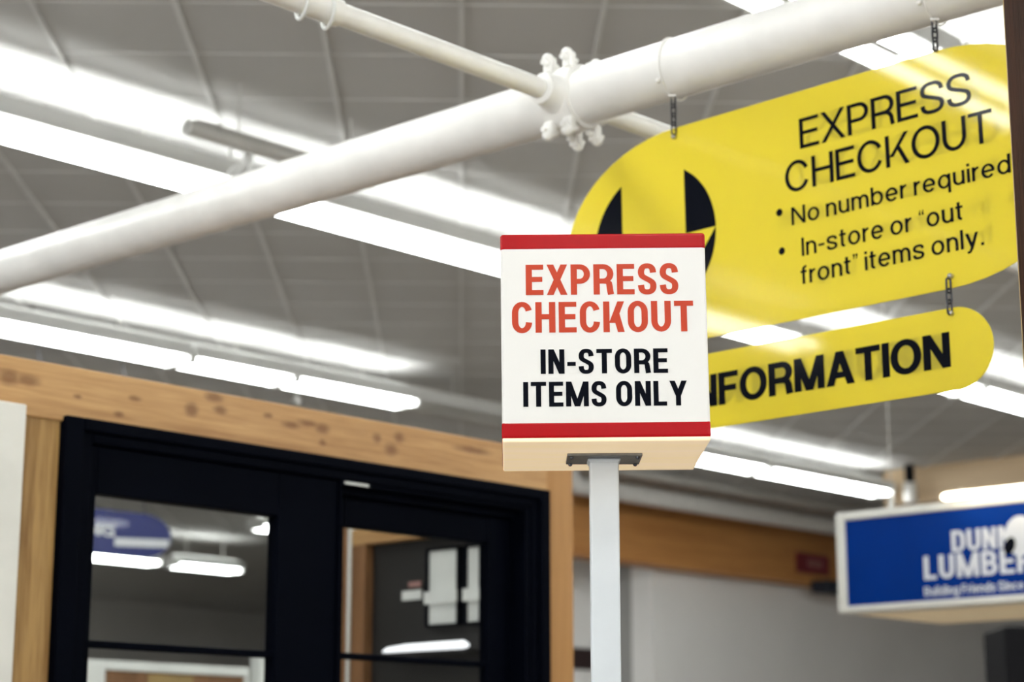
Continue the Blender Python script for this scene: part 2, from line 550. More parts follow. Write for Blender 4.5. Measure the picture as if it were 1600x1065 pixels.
def glyph(ch, st):
    """strips of quads for one character, cap height 1"""
    wx, wy, xh = st['wx'], st['wy'], st['xh']
    w = st['w'].get(ch, .65)
    hx, hy = wx / 2, wy / 2
    Q = []
    lay = [0]

    def put(poly):
        Q.append((poly, lay[0]))

    def rect(x0, x1, y0, y1):
        lay[0] += 1
        put([(x0, y0), (x1, y0), (x1, y1), (x0, y1)])

    def V(x, y0, y1):
        rect(x - hx, x + hx, y0, y1)

    def H(x0, x1, y):
        rect(x0, x1, y - hy, y + hy)

    def D(x0, y0, x1, y1, ww=None):
        ww = ww or wx * 1.08
        lay[0] += 1
        put([(x0, y0), (x0 + ww, y0), (x1 + ww, y1), (x1, y1)])

    def S(path, closed=False):
        n = len(path)
        lay[0] += 1
        off = []
        for i in range(n):
            if closed:
                a, b = path[i - 1], path[(i + 1) % n]
            else:
                a, b = path[max(i - 1, 0)], path[min(i + 1, n - 1)]
            tx, ty = b[0] - a[0], b[1] - a[1]
            l = math.hypot(tx, ty) or 1
            nx, ny = -ty / l, tx / l
            off.append((nx * hx, ny * hy))
        for i in range(n if closed else n - 1):
            j = (i + 1) % n
            p, q = path[i], path[j]
            put([(p[0] + off[i][0], p[1] + off[i][1]), (q[0] + off[j][0], q[1] + off[j][1]),
                      (q[0] - off[j][0], q[1] - off[j][1]), (p[0] - off[i][0], p[1] - off[i][1])])

    def ring(x0, x1, y0, y1, ry):
        cx, rx = (x0 + x1) / 2, (x1 - x0) / 2 - hx
        ry = min(ry, (y1 - y0) / 2 - hy)
        return arc(cx, y1 - hy - ry, rx, ry, 0, 180) + arc(cx, y0 + hy + ry, rx, ry, 180, 360)

    def opened(path, lo, hi, cx):
        k = [i for i, p in enumerate(path) if not (p[0] > cx and lo < p[1] < hi)]
        # start just after the gap
        n = len(path)
        s = next(i for i in k if (i - 1) % n not in k)
        out, i = [], s
        while i % n in k and len(out) < n:
            out.append(path[i % n])
            i += 1
        return out

    ry = st['ry']
    dw = wx * 1.08
    if ch == 'E':
        V(hx, 0, 1); H(hx, w, 1 - hy); H(hx, w * .94, .515); H(hx, w, hy)
    elif ch == 'F':
        V(hx, 0, 1); H(hx, w, 1 - hy); H(hx, w * .9, .5)
    elif ch == 'L':
        V(hx, 0, 1); H(hx, w, hy)
    elif ch == 'T':
        V(w / 2, 0, 1); H(0, w, 1 - hy)
    elif ch == 'I':
        V(hx, 0, 1)
    elif ch == 'H':
        V(hx, 0, 1); V(w - hx, 0, 1); H(hx, w - hx, .52)
    elif ch == 'X':
        D(0, 0, w - dw, 1); D(w - dw, 0, 0, 1)
    elif ch == 'K':
        V(hx, 0, 1)
        x33 = wx * .9
        D(x33, .30, w - dw, 1)
        xm = x33 + (.60 - .30) / .70 * (w - dw - x33)
        D(xm, .60, w - dw, 0)
    elif ch == 'M':
        V(hx, 0, 1); V(w - hx, 0, 1)
        D(0, 1, w / 2 - dw / 2, 0); D(w - dw, 1, w / 2 - dw / 2, 0)
    elif ch == 'N':
        V(hx, 0, 1); V(w - hx, 0, 1); D(0, 1, w - dw, 0)
    elif ch == 'A':
        D(0, 0, w / 2 - dw / 2, 1); D(w - dw, 0, w / 2 - dw / 2, 1); H(w * .24, w * .76, .30)
    elif ch == 'Y':
        D(0, 1, w / 2 - dw / 2, .40); D(w - dw, 1, w / 2 - dw / 2, .40); V(w / 2, 0, .42)
    elif ch == 'U':
        rx = w / 2 - hx
        r2 = min(ry, .36)
        S([(hx, 1)] + arc(w / 2, hy + r2, rx, r2, 180, 360) + [(w - hx, 1)])
    elif ch == 'O':
        S(ring(0, w, -.012, 1.012, ry), True)
    elif ch == 'C':
        S(opened(ring(0, w, -.012, 1.012, ry), .36, .66, w / 2))
    elif ch == 'G':
        S(opened(ring(0, w, -.012, 1.012, ry), .30, .66, w / 2)); H(w * .52, w, .44); V(w - hx, .0, .5)
    elif ch == 'S':
        S([(hx + x * (w - wx), -.012 + hy + y * (1.024 - wy)) for x, y in catmull(SPTS)])
    elif ch in 'PR':
        V(hx, 0, 1)
        m = .44
        rr = (1 - hy - m) / 2
        rx = min(rr, w * .42)
        S([(hx, 1 - hy), (w - hx - rx, 1 - hy)] + arc(w - hx - rx, m + rr, rx, rr, 90, -90) + [(hx, m)])
        if ch == 'R':
            S([(w * .5, m), (w * .68, m - .015), (w * .82 - hx * .3, m - .07), (w - hx - .03, m - .17), (w - hx - .012, .12), (w - hx + .012, 0)])
    elif ch == 'D':
        V(hx, 0, 1)
        r2 = min(ry, .36) if ry < .3 else .5 - hy
        rx = min(w * .55, r2)
        S([(hx, 1 - hy), (w - hx - rx, 1 - hy)] + arc(w - hx - rx, 1 - hy - r2, rx, r2, 90, 0) +
          arc(w - hx - rx, hy + r2, rx, r2, 0, -90) + [(hx, hy)])
    elif ch == 'B':
        V(hx, 0, 1)
        for y0, y1, ww in ((hy, .5, w), (.5, 1 - hy, w * .95)):
            rr = (y1 - y0) / 2
            rx = min(rr, w * .4)
            S([(hx, y1), (ww - hx - rx, y1)] + arc(ww - hx - rx, (y0 + y1) / 2, rx, rr, 90, -90) + [(hx, y0)])
    elif ch == 'o':
        S(ring(0, w, -.012, xh + .012, .5), True)
    elif ch in 'bdqg':
        S(ring(0, w, -.012, xh + .012, .5), True)
        if ch == 'b':
            V(hx, 0, 1)
        elif ch == 'd':
            V(w - hx, 0, 1)
        elif ch == 'q':
            V(w - hx, -.28, xh)
        else:
            S([(w - hx, xh), (w - hx, -.08)] + arc(w / 2, -.08, w / 2 - hx, .18, 0, -150))
    elif ch in 'nmr':
        V(hx, 0, xh)
        r_ = .24
        if ch == 'n':
            S([(hx, xh * .55)] + arc(w / 2, xh + .01 - hy - r_, w / 2 - hx, r_, 180, 0) + [(w - hx, 0)])
        elif ch == 'm':
            c = (w - wx) / 2
            for k in (0, 1):
                S([(hx + k * c, xh * .55)] + arc(hx + c * (k + .5), xh + .01 - hy - r_, c / 2, r_, 180, 0) + [(hx + c * (k + 1), 0)])
        else:
            S([(hx, xh * .5)] + arc(w, xh * .5, w - hx, xh * .5 - hy, 180, 92))
    elif ch == 'u':
        V(w - hx, 0, xh)
        S([(hx, xh)] + arc(w / 2, hy - .01 + .24, w / 2 - hx, .24, 180, 360) + [(w - hx, xh * .5)])
    elif ch == 'e':
        S(opened(ring(0, w, -.012, xh + .012, .5), xh * .26, xh * .47, w / 2)); H(hx, w - hx * .4, xh * .5)
    elif ch == 'c':
        S(opened(ring(0, w, -.012, xh + .012, .5), xh * .32, xh * .68, w / 2))
    elif ch == 's':
        S([(hx + x * (w - wx), -.012 + hy + y * (xh + .024 - wy)) for x, y in catmull(SPTS)])
    elif ch == 'i':
        V(hx, 0, xh); rect(0, wx, 1 - wx, 1)
    elif ch == 'l':
        V(hx, 0, 1)
    elif ch == 't':
        x = w * .42
        S([(x, xh + .20), (x, .2)] + arc(x + .13, .17, .13, .17 - hy, 180, 275)); H(0, w, xh - hy)
    elif ch == 'f':
        x = w * .45
        S([(x, 0), (x, .78)] + arc(x + .16, .80, .16, .20 - hy, 180, 85)); H(0, w * .95, xh - hy)
    elif ch == 'y':
        D(w - dw, xh, w / 2 - dw / 2 - .05, -.12); D(0, xh, w / 2 - dw / 2, 0)
        S([(w / 2 - .05, -.10), (w / 2 - .10, -.21), (w / 2 - .24, -.24)])
    elif ch == '1':
        V(w - hx, 0, 1); D(0, .72, w - wx, .92, wx)
    elif ch == '9':
        S(ring(0, w, .36, 1.01, .5), True)
        S([(w - hx, .7), (w - hx, .35)] + arc(w / 2, .33, w / 2 - hx, .3, 0, -140))
    elif ch == '-':
        H(0, w, .40)
    elif ch in '.,':
        rect(0, wx, 0, wx)
    elif ch in '“”':
        for x in (0, .15):
            if ch == '“':
                put([(x + .02, .72), (x + .12, .72), (x + .10, .84), (x + .06, 1.0)]); lay[0] += 1; put([(x + .02, .72), (x + .10, .84), (x + .10, 1.0), (x + .02, .86)])
            else:
                put([(x + .02, .88), (x + .12, .88), (x + .12, 1.0), (x + .02, 1.0)]); lay[0] += 1; put([(x + .07, .88), (x + .12, .88), (x + .07, .74), (x + .03, .74)])
    return Q, w


def text(mb, s, st, x0, x1, z0, cap, y, mirror=None):
    """lay a line of lettering between x0 and x1 on the baseline z0, in the plane y"""
    items, x = [], 0.0
    for i, ch in enumerate(s):
        if ch == ' ':
            x += st['space']
            continue
        q, w = glyph(ch, st)
        items.append((x, q))
        x += w + st['gap']
    total = x - st['gap']
    k = (x1 - x0) / total
    for gx, q in items:
        for poly, ly in q:
            yy = y + (ly * 6e-5 if y > 0 else -ly * 6e-5)
            pts = [(x0 + (gx + a) * k, yy, z0 + b * cap) for a, b in poly]
            if mirror is not None:
                pts = [(2 * mirror - p[0], p[1], p[2]) for p in pts]
            mb.add(pts, [list(range(len(pts)))])


# ------------------------------------------------------------------ the setting
def build_setting():
    f = MB().box(-40, 40, -16, 52, -0.1, 0.0)
    f.build('floor', M['floor'], kind='structure')
    # ceiling of 0.6 m panels that sag a little between the battens
    c = MB()
    ys = []
    j0, j1 = -42, 72
    for j in range(j0, j1):
        for k, d in ((0, 0), (.2, -.0035), (.5, -.0055), (.8, -.0035)):
            ys.append((0.6 * (j + k), d))
    ys.append((0.6 * j1, 0))
    X0, X1 = -45, 45
    n = len(ys)
    vs = [(X0, y, d) for y, d in ys] + [(X1, y, d) for y, d in ys]
    c.add(vs, [(i, i + n, i + n + 1, i + 1) for i in range(n - 1)])
    c.box(X0, X1, 0.6 * j0, 0.6 * j1, 0.05, 0.12)
    c.k = 1
    for i in range(-16, 24):
        c.profile([(0, 0), (0, 0), (0, 0)], 0, 0) if False else None
        c.box(0.6 * i - .011, 0.6 * i + .011, -4.2, 18.0, -.016, .02)
    for j in range(-7, 31):
        c.box(-9.6, 14.4, 0.6 * j - .006, 0.6 * j + .006, -.004, .02)
    o = c.build('ceiling', [M['ceiling'], M['batten']], kind='structure')
    o.location = (-0.228, 8.48, CEIL)
    o.rotation_euler = (0, 0, R(1.44))

    def wall(name, p0, p1, l0, l1, z0, z1, mat):
        w = MB().box(p0, p1, l0, l1, z0, z1)
        ob = w.build(name, mat, kind='structure')
        ob.rotation_euler = (0, 0, ACROSS)
        return ob
    wall('wall_back', -14.5, -14.2, 17.6, 34, 0, CEIL, M['wall'])
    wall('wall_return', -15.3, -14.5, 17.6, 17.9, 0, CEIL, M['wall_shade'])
    wall('wall_recess', -15.3, -15.0, 16.72, 17.6, 0, CEIL, M['wall'])
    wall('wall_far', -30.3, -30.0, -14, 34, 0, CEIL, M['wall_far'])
    wall('wall_right', -30, 14, 34, 34.3, 0, CEIL, M['wall'])
    wall('wall_front', 10, 10.3, -8, 34, 0, CEIL, M['wall'])
    wall('wall_left', -30, 10, -8.3, -8, 0, CEIL, M['wall'])
    # shop windows behind the camera, bright with daylight
    for i in range(5):
        q = MB()
        p0 = -9.0 + 3.1 * i
        q.box(p0, p0 + 2.8, -7.995, -7.96, 1.0, 3.3)
        q.k = 1
        for z0, z1 in ((.94, 1.0), (3.3, 3.36)):
            q.box(p0 - .06, p0 + 2.86, -7.995, -7.9, z0, z1)
        for x in (p0 - .06, p0 + 1.37, p0 + 2.8):
            q.box(x, x + .06, -7.995, -7.9, 1.0, 3.3)
        ob = q.build('window_%d' % (i + 1), [M['daylight'], M['cab_white']], kind='structure')
        ob.rotation_euler = (0, 0, ACROSS)


build_setting()

# ------------------------------------------------------------------ fluorescent lamps
PROTO = {}


def make_lamp(length, segs, tube_mat, label, loc, rz, group, hang=True, fat=1.0):
    t = thing('fluorescent_light', label, 'light', loc, rz, group)
    h = MB()
    h.profile([(-.03, .15), (.03, .15), (.045, .075), (-.045, .075)], .012, length - .012)
    h.build('housing', M['fixture'], t)
    for sy in (-1, 1):
        MB().profile([(sy * .160, .012), (sy * .166, .012), (sy * .160, .106), (sy * .154, .106)], .004, length - .004).build('side_skirt', M['fixture'], t)
    for y in (-.086, .086):
        for a, b in segs:
            q = MB().sweep([(a + .006, y, 0), (a + .03, y, 0), (b - .03, y, 0), (b - .006, y, 0)], [.014, .028 * fat, .028 * fat, .014], 12)
            q.build('lamp_tube', tube_mat, t, smooth=True)
    ends = sorted({round(v, 3) for ab in segs for v in ab})
    for x in ends:
        x = min(max(x, .016), length - .016)
        b = MB().box(x - .006, x + .006, -.156, .156, -.030, .100)
        b.build('lamp_holder', M['fixture'], t, bevel=.003)
    if hang:
        for x in (length * .22, length * .78):
            r = MB()
            r.tube((x, 0, .148), (x, 0, CEIL - loc[2]), .006, 8)
            r.tube((x, 0, CEIL - loc[2] - .012), (x, 0, CEIL - loc[2]), .03, 12)
            r.build('hanger_rod', M['grey_pipe'], t, smooth=True)
    return t


def lamp(p, l, length, segs, label, group, z=4.5, mat=None, rz=ALONG):
    key = (round(length, 3), tuple(segs), mat.name if mat else '', z)
    loc = W(p, l, z)
    if key in PROTO:
        return dup(PROTO[key], loc, rz, label, group)
    PROTO[key] = make_lamp(length, segs, mat or M['tube'], label, loc, rz, group)
    return PROTO[key]


U8 = [(.02, 2.36)]
G1, G2, G0, GX, GF = ('lamps of the row behind the big pipe', 'lamps of the row over the pine header', 'lamps of the row above the yellow sign',
                      'lamps of the rows outside the picture', 'lamps seen through the sliding door')
row1 = {3.7: 'long glowing fluorescent lamp at left edge, behind the big white pipe',
        6.1: 'glowing fluorescent lamp between the big pipe and the checkout box',
        8.5: 'glowing fluorescent lamp mostly hidden behind the red and white checkout box',
        10.9: 'glowing fluorescent lamp peeping between the two yellow hanging signs',
        13.3: 'glowing fluorescent lamp at right edge, beyond the rounded end of the information sign'}
for k in range(8):
    l = -3.5 + 2.4 * k
    lamp(-7.60, l, 2.38, U8, row1.get(round(l, 1), 'fluorescent lamp of the row left of the picture'), G1 if round(l, 1) in row1 else GX)
lamp(-11.12, 3.7, 2.38, U8, 'fluorescent lamp of the row left of the picture', GX)
lamp(-11.12, 6.12, 2.38, U8, 'long glowing fluorescent lamp above the pine header at left edge', G2)
lamp(-11.12, 8.52, 2.23, [(.02, .93), (.99, 2.21)], 'glowing fluorescent lamp of two tube lengths over the middle of the pine header', G2)
lamp(-11.12, 10.77, 2.28, [], 'unlit grey lamp housing left of the checkout box', G2)
lamp(-11.12, 13.07, 2.36, [(.02, 2.33)], 'glowing twin tube lamp emerging right beside the base of the checkout box', G2)
lamp(-11.12, 15.45, 2.14, [(.02, 2.11)], 'glowing twin tube lamp ending left of the tan cross beam', G2)
row0 = {4.6: 'glowing lamp at the top of the picture behind the big white pipe',
        7.0: 'glowing lamp just above the top edge of the express checkout hanging sign'}
for k in range(6):
    l = -0.2 + 2.4 * k
    lamp(-4.1, l, 2.38, U8, row0.get(round(l, 1), 'fluorescent lamp of the row right of the picture'), G0 if round(l, 1) in row0 else GX)
for p in (-0.65, 2.8, 6.25, 9.7):
    for k in range(7):
        lamp(p, -6.0 + 2.9 * k, 2.38, U8, 'fluorescent lamp over the aisle behind the camera', GX)
for k in range(4):
    lamp(-14.4, 4.0 + 2.9 * k, 2.38, U8, 'added fluorescent lamp hidden behind the pine framed sliding door', GX)
for p_, l_ in ((-24.8, 4.5), (-24.8, 7.5), (-24.8, 10.5), (-24.8, 13.4), (-28.3, 6), (-28.3, 10), (-28.3, 14)):  # extra unseen lamps, added to brighten the view through the left pane
    lamp(p_, l_, 2.38, U8, 'added fluorescent lamp hidden behind the pine framed sliding door', GX)
lamp(-8.0, 16.6, 2.38, U8, 'added warm fill lamp out of the picture to the right of the blue sign', GX, mat=M['warm_fill'], rz=ACROSS)  # unseen extra lamp, put in to light the tan beam
lamp(-18.0, 14.95, 2.38, U8, 'glowing lamp whose end shows top right in the left glass pane', GF)
lamp(-21.0, 14.3, 1.5, [(.02, 1.48)], 'glowing lamp under the blue oval sign behind the left glass pane', GF, z=4.36)
lamp(-21.0, 16.05, 1.1, [(.02, 1.08)], 'short glowing twin tube lamp right of the blue oval sign behind the glass', GF, z=4.36)

# ------------------------------------------------------------------ white pipes under the ceiling
SP, SL = -2.5218, 3.8234      # across / along position of the big pipe and the hanging signs
PZ, PR = 3.381, .0765


def S_(s, z=0.0, dy=0.0):
    return W(SP + s, SL + dy, z)


pipe = thing('ceiling_pipe', 'thick white painted pipe crossing the picture diagonally under the ceiling', 'pipe', S_(0, PZ), ACROSS)
MB().tube((-8.5, 0, 0), (6.0, 0, 0), PR, 40).build('pipe', M['pipe'], pipe, smooth=True)
b = MB()
b.sweep([(-2.31, 0, 0), (-2.305, 0, 0), (-2.295, 0, 0), (-2.29, 0, 0)], [PR, PR + .0022, PR + .0022, PR], 40, cap=False)
b.build('weld_seam', M['pipe'], pipe, smooth=True)
# clamp fitting where the thin pipe crosses
cx = -.81
cl = thing('tmp', 'x', 'x')
bpy.data.objects.remove(cl)
c = MB()
c.sweep([(cx - .050, 0, 0), (cx - .046, 0, 0), (cx - .020, 0, 0), (cx + .020, 0, 0), (cx + .046, 0, 0), (cx + .050, 0, 0)],
        [PR, PR + .010, PR + .014, PR + .014, PR + .010, PR], 40, cap=False)
collar = c.build('clamp_collar', M['pipe'], pipe, smooth=True)
for sy in (-1, 1):
    saddle = MB()
    saddle.sweep([(cx, sy * .070, 0), (cx, sy * .090, 0), (cx, sy * .125, 0), (cx, sy * .130, 0)], [.058, .047, .042, .030], 24)
    saddle.build('branch_socket', M['pipe'], pipe, smooth=True)
for sz, sy in ((1, -1), (1, 1), (-1, -1), (-1, 1)):
    for sx in (-1, 1):
        e = MB()
        yy, zz = sy * .052, sz * .090
        e.box(cx + sx * .034 - .016, cx + sx * .034 + .016, min(yy - .013, yy + .013), max(yy - .013, yy + .013), zz - .022, zz + .022)
        ear = e.build('clamp_ear', M['pipe'], pipe, bevel=.006, seg=3)
        q = MB()
        zt = zz + sz * .010
        q.ball((cx + sx * .034, yy + sy * .008, zz + sz * .016), .017, 12)
        q.tube((cx + sx * .034, yy - .03, zz + sz * .004), (cx + sx * .034, yy + .03, zz + sz * .004), .008, 10)
        q.build('clamp_bolt', M['pipe'], pipe, smooth=True)

thin = thing('branch_pipe', 'thin white pipe running down to the clamp on the thick pipe', 'pipe', W(-3.335, 0, PZ), ALONG)
MB().tube((1.0, 0, 0), (SL - .128, 0, 0), .0275, 28).build('pipe', M['pipe'], thin, smooth=True)
MB().tube((SL + .128, 0, 0), (6.5, 0, 0), .0275, 28).build('pipe', M['pipe'], thin, smooth=True)
q = MB()
q.sweep([(2.70, 0, 0), (2.705, 0, 0), (2.980, 0, 0), (2.985, 0, 0)], [.0275, .0335, .0335, .0275], 28, cap=False)
q.build('coupling', M['pipe'], thin, smooth=True)
for i, x in enumerate((2.868, 2.950)):
    q = MB()
    ring_pts = [(x + .016 * math.cos(2 * PI * k / 28), .040 * math.cos(2 * PI * k / 28), .040 * math.sin(2 * PI * k / 28) - .004) for k in range(28)]
    q.sweep(ring_pts, .0048, 8, closed=True)
    o = q.build('cable_tie', M['pale'], thin, smooth=True)

# grey open-ended conduit over the first lamp row, with its strap to the lamp
gp = thing('conduit', 'short grey open ended tube under the ceiling left of the thick pipe', 'pipe', W(-6.95, 5.31, 4.50), ALONG)
q = MB()
n = 24
L0, L1 = 0.0, 1.15
q.sweep([(L0 + .12, 0, 0), (L0, 0, 0), (L0, 0, 0), (L1, 0, 0)], [.028, .028, .038, .038], n, cap=True)
q.build('tube', M['grey_pipe'], gp, smooth=True)
q = MB()
q.box(.05, 1.1, -.012, .012, .034, .050)
q.build('mounting_strip', M['grey_pipe'], gp, bevel=.003)
for a, b in ((.245, .262), (.335, .385)):
    MB().box(a, b, -.006, .006, -.09, -.03).build('strap', M['fixture'], gp, bevel=.002)
for a in (.3, 1.0):
    MB().tube((a, 0, .045), (a, 0, CEIL - 4.50), .005, 8).build('hanger_rod', M['grey_pipe'], gp, smooth=True)
q = MB()
for dx in (-.055, -.01, .055):
    q.sweep([(.36 + dx * .3, 0, -.08), (.36 + dx * .8, .04, -.11), (.36 + dx, .08, -.14)], .008, 8)
q.build('hook', M['fixture'], gp, smooth=True)
MB().ball((.16, -.03, .034), .014, 10).build('screw', M['bolt'], gp, smooth=True)

# sprinkler pipe beyond the second lamp row
sp = thing('sprinkler_pipe', 'slim grey pipe under the ceiling along the unlit housing', 'pipe', W(-11.75, 0, 4.655), ALONG)
MB().tube((4, 0, 0), (17.5, 0, 0), .05, 20).build('pipe', M['grey_pipe'], sp, smooth=True)
q = MB()
q.tube((10.15, 0, -.05), (10.15, 0, -.12), .018, 10)
q.tube((10.15, 0, -.12), (10.15, 0, -.15), .045, 14)
q.build('sprinkler_head', M['bolt'], sp, smooth=True)
for x in (6.2, 9.4, 12.6, 15.8):
    MB().tube((x, 0, .045), (x, 0, CEIL - 4.655), .008, 8).build('hanger_rod', M['grey_pipe'], sp)

# pipes along the back beam
bp = thing('duct_pipe', 'fat pale pipe with an elbow running above the brown beam', 'pipe', W(-13.35, 0, 4.575), ALONG)
q = MB()
pts = [(15.25 + .0, .0, .21), (15.25, 0, .12)] + [(15.25 + .12 - .12 * math.cos(R(a)), 0, .12 - .12 * math.sin(R(a))) for a in (15, 30, 45, 60, 75, 90)] + [(16, 0, 0), (24, 0, 0)]
q.sweep(pts, .095, 24)
q.build('pipe', M['pipe'], bp, smooth=True)
bp2 = thing('conduit', 'slim pale conduit between the fat elbow pipe and the ceiling', 'pipe', W(-12.9, 0, 4.70), ALONG)
MB().tube((14.5, 0, 0), (24, 0, 0), .045, 18).build('tube', M['grey_pipe'], bp2, smooth=True)

# ------------------------------------------------------------------ back beam, cross beam and things on them
bm = MB().box(15.65, 25, -.0, .295, 3.94, 4.60)
bo = bm.build('wooden_beam', M['beam'], bevel=.01)
place(bo, W(-13.9, 0, 0), ALONG)
tag(bo, 'long dark brown wooden beam over the grey back wall', 'beam')
q = MB().box(15.65, 25, .02, .295, 4.605, CEIL)
o = q.build('beam_gap_shade', M['charcoal'], kind='structure')  # dark strip standing in for the shadow between beam and ceiling
place(o, W(-13.9, 0, 0), ALONG)
fl = MB().box(15.65, 25, -.06, .02, 4.602, 4.64).build('beam_flashing', M['grey_pipe'], None)
place(fl, W(-13.9, 0, 0), ALONG)
tag(fl, 'thin grey flashing strip along the top of the dark brown beam', 'trim')
cb = MB().box(-11.3, 6, 0, .25, 4.42, CEIL)
cbo = cb.build('cross_beam', M['tan'], bevel=.01)
place(cbo, W(0, 17.9, 0), ACROSS)
tag(cbo, 'tan wooden cross beam under the ceiling above the blue sign', 'beam')
ex = thing('exit_sign', 'small dark red sign on the brown beam, left of the blue sign', 'sign', W(-13.9, 20.0, 4.07), ALONG)
MB().box(0, .65, -.05, 0, 0, .24).build('case', M['exit_red'], ex, bevel=.008)
q = MB()
for x in (.2, .28, .36, .44):
    q.box(x, x + .035, -.053, -.049, .07, .17)
q.build('lettering', M['exit_pale'], ex)
nb = thing('speaker', 'small dark navy case under the right end of the brown beam', 'speaker', W(-13.92, 20.3, 3.835), ALONG)
MB().box(0, .62, -.28, -.02, 0, .15).build('case', M['navy'], nb, bevel=.02)
MB().box(.2, .42, -.2, -.05, .15, .16).build('bracket', M['charcoal'], nb)
hr = thing('wall_rail', 'dark maroon rail on the grey wall beside the white post', 'rail', W(-15.0, 16.74, 2.84), ALONG)
MB().box(0, .8, -.05, 0, 0, .235).build('rail', M['maroon'], hr, bevel=.01)
jb = thing('junction_box', 'small white box with a stem hanging under the tan beam', 'fitting', W(-10.85, 17.7, 4.40), ALONG)
MB().tube((0, 0, 0), (0, 0, .20), .07, 16).build('globe', M['pipe'], jb, smooth=True)
MB().tube((0, 0, .20), (0, 0, CEIL - 4.40), .05, 14).build('stem', M['charcoal'], jb, smooth=True)

# ------------------------------------------------------------------ blue lightbox sign
BL = 8.8628
BP = -5.8874
bs = thing('lightbox_sign', 'large blue store sign in a white cabinet at right', 'sign', W(BP, BL, 0), ACROSS)
x0, x1, z0, z1 = -.012, 1.62, 2.458, 2.985
fr = MB()
fr.box(x0, x0 + .055, 0, .12, z0, z1)
fr.box(x1 - .055, x1, 0, .12, z0, z1)
fr.box(x0 + .055, x1 - .055, 0, .12, z0, z0 + .036)
fr.box(x0 + .055, x1 - .055, 0, .12, z1 - .042, z1)
fr.build('frame', M['cab_white'], bs, bevel=.008)
MB().box(x0 + .05, x1 - .05, .012, .06, z0 + .03, z1 - .04).build('sign_face', M['blue'], bs)
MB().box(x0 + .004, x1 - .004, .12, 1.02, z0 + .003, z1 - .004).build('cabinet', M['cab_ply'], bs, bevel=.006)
q = MB()
text(q, 'DUNN', COND, .675, 1.015, 2.728, .108, .0105)
text(q, 'LUMBER', COND, .508, 1.125, 2.600, .120, .0105)
text(q, 'Building Friends Since 19', SMALL, .504, 1.13, 2.518, .046, .0105)
q.build('lettering', M['letter_white'], bs)
q = MB()
q.add([(1.06 + .085 * math.cos(2 * PI * k / 32), .0098, 2.78 + .10 * math.sin(2 * PI * k / 32)) for k in range(32)], [list(range(32))])
q.build('emblem', M['letter_white'], bs)
q = MB()
q.add([(1.000 + .032 * math.cos(2 * PI * k / 24) + .01 * math.sin(2 * PI * k / 24), .0090, 2.735 + .043 * math.sin(2 * PI * k / 24)) for k in range(24)], [list(range(24))])
q.build('emblem_spot', M['letter_black'], bs)
for x in (.30, 1.3):
    MB().sweep([(x, .06, z1 - .005), (x, .06, z1 + .07), (x, .06, z1 + .071), (x, .06, CEIL)], [.015, .015, .002, .002], 10).build('hanger_rod', M['grey_pipe'], bs, smooth=True)
wl = thing('sign_lamp', 'warm glowing tube lamp along the top of the blue sign', 'light', W(BP + .70, BL - .10, 2.995), ACROSS)
MB().sweep([(0, 0, 0), (.02, 0, 0), (.88, 0, 0), (.9, 0, 0)], [.012, .020, .020, .012], 14).build('lamp_tube', M['warm_tube'], wl, smooth=True)
q = MB()
for x in (.1, .8):
    q.box(x - .01, x + .01, -.005, .10, .018, .03)
    q.box(x - .01, x + .01, .09, .16, -.009, .03)
q.build('bracket', M['cab_white'], wl)
dp = MB().box(0, .6, 0, .6, 0, 2.58)
dpo = dp.build('column', M['charcoal'], bevel=.02)
place(dpo, (3.19, 13.0, 0))
tag(dpo, 'dark charcoal column below the blue sign at right edge', 'column')

# ------------------------------------------------------------------ brown rough post at the right edge
po = thing('wooden_post', 'rough sawn dark brown post at the right edge of the picture', 'post', (.874, 3.19, 0))
MB().box(0, .14, 0, .138, 0, CEIL).build('timber', M['rough_post'], po, bevel=.003)
MB().box(-.0004, .14, .138, .1402, 0, CEIL).build('edge_strip', M['post_edge'], po)

# ------------------------------------------------------------------ yellow hanging signs
def chain(label, s, ztop, zbot, group):
    t = thing('sign_chain', label, 'chain', S_(s, zbot, -.008), ACROSS, group)
    L = ztop - zbot
    n = max(3, round(L / .0235))
    st = L / n
    for k in range(n):
        q = MB()
        h, r = st * .5 + .0045, .0062
        pts = []
        for i in range(20):
            a = 2 * PI * i / 20
            x, z = r * math.cos(a), r * math.sin(a)
            z += (h - r) * (1 if math.sin(a) > 0 else -1) if abs(math.sin(a)) > 1e-6 else 0
            pts.append((x, 0, z + st * (k + .5)) if k % 2 else (x * .35, x * .93, z + st * (k + .5)))
        q.sweep(pts, .0026, 8, closed=True)
        q.build('link', M['chain'], t, smooth=True)
    return t


def pipe_tie(label, s):
    t = thing('cable_tie', label, 'cable tie', S_(s, PZ), ACROSS, 'cable ties holding the sign chains')
    q = MB()
    pts = [(-.010 * math.cos(2 * PI * k / 48), (PR + .003) * math.cos(2 * PI * k / 48), (PR + .004) * math.sin(2 * PI * k / 48) - .001) for k in range(48)]
    q.sweep(pts, .0026, 8, closed=True)
    q.build('loop', M['pipe'], t, smooth=True)
    q = MB()
    q.ball((-.004, -PR * .86, -.048), .0065, 10)
    q.sweep([(.004, -.03, -PR - .004), (.020, -.03, -PR - .008), (.026, -.034, -PR - .010)], .003, 8)
    q.build('clasp', M['pipe'], t, smooth=True)


es = thing('hanging_sign', 'large yellow express checkout hanging sign with black lettering', 'sign', S_(-.08, 2.948), ACROSS)
es.rotation_euler = (0, R(-.86), ACROSS)
ax, hz = .375, .281


def loc_s(s):
    return s + .08


def oval(x0, x1, h, a, n=26):
    pts = []
    for k in range(n + 1):
        q = R(-90 + 180 * k / n)
        pts.append((x1 - a + a * math.cos(q), h * math.sin(q)))
    for k in range(n + 1):
        q = R(90 + 180 * k / n)
        pts.append((x0 + a + a * math.cos(q), h * math.sin(q)))
    return pts


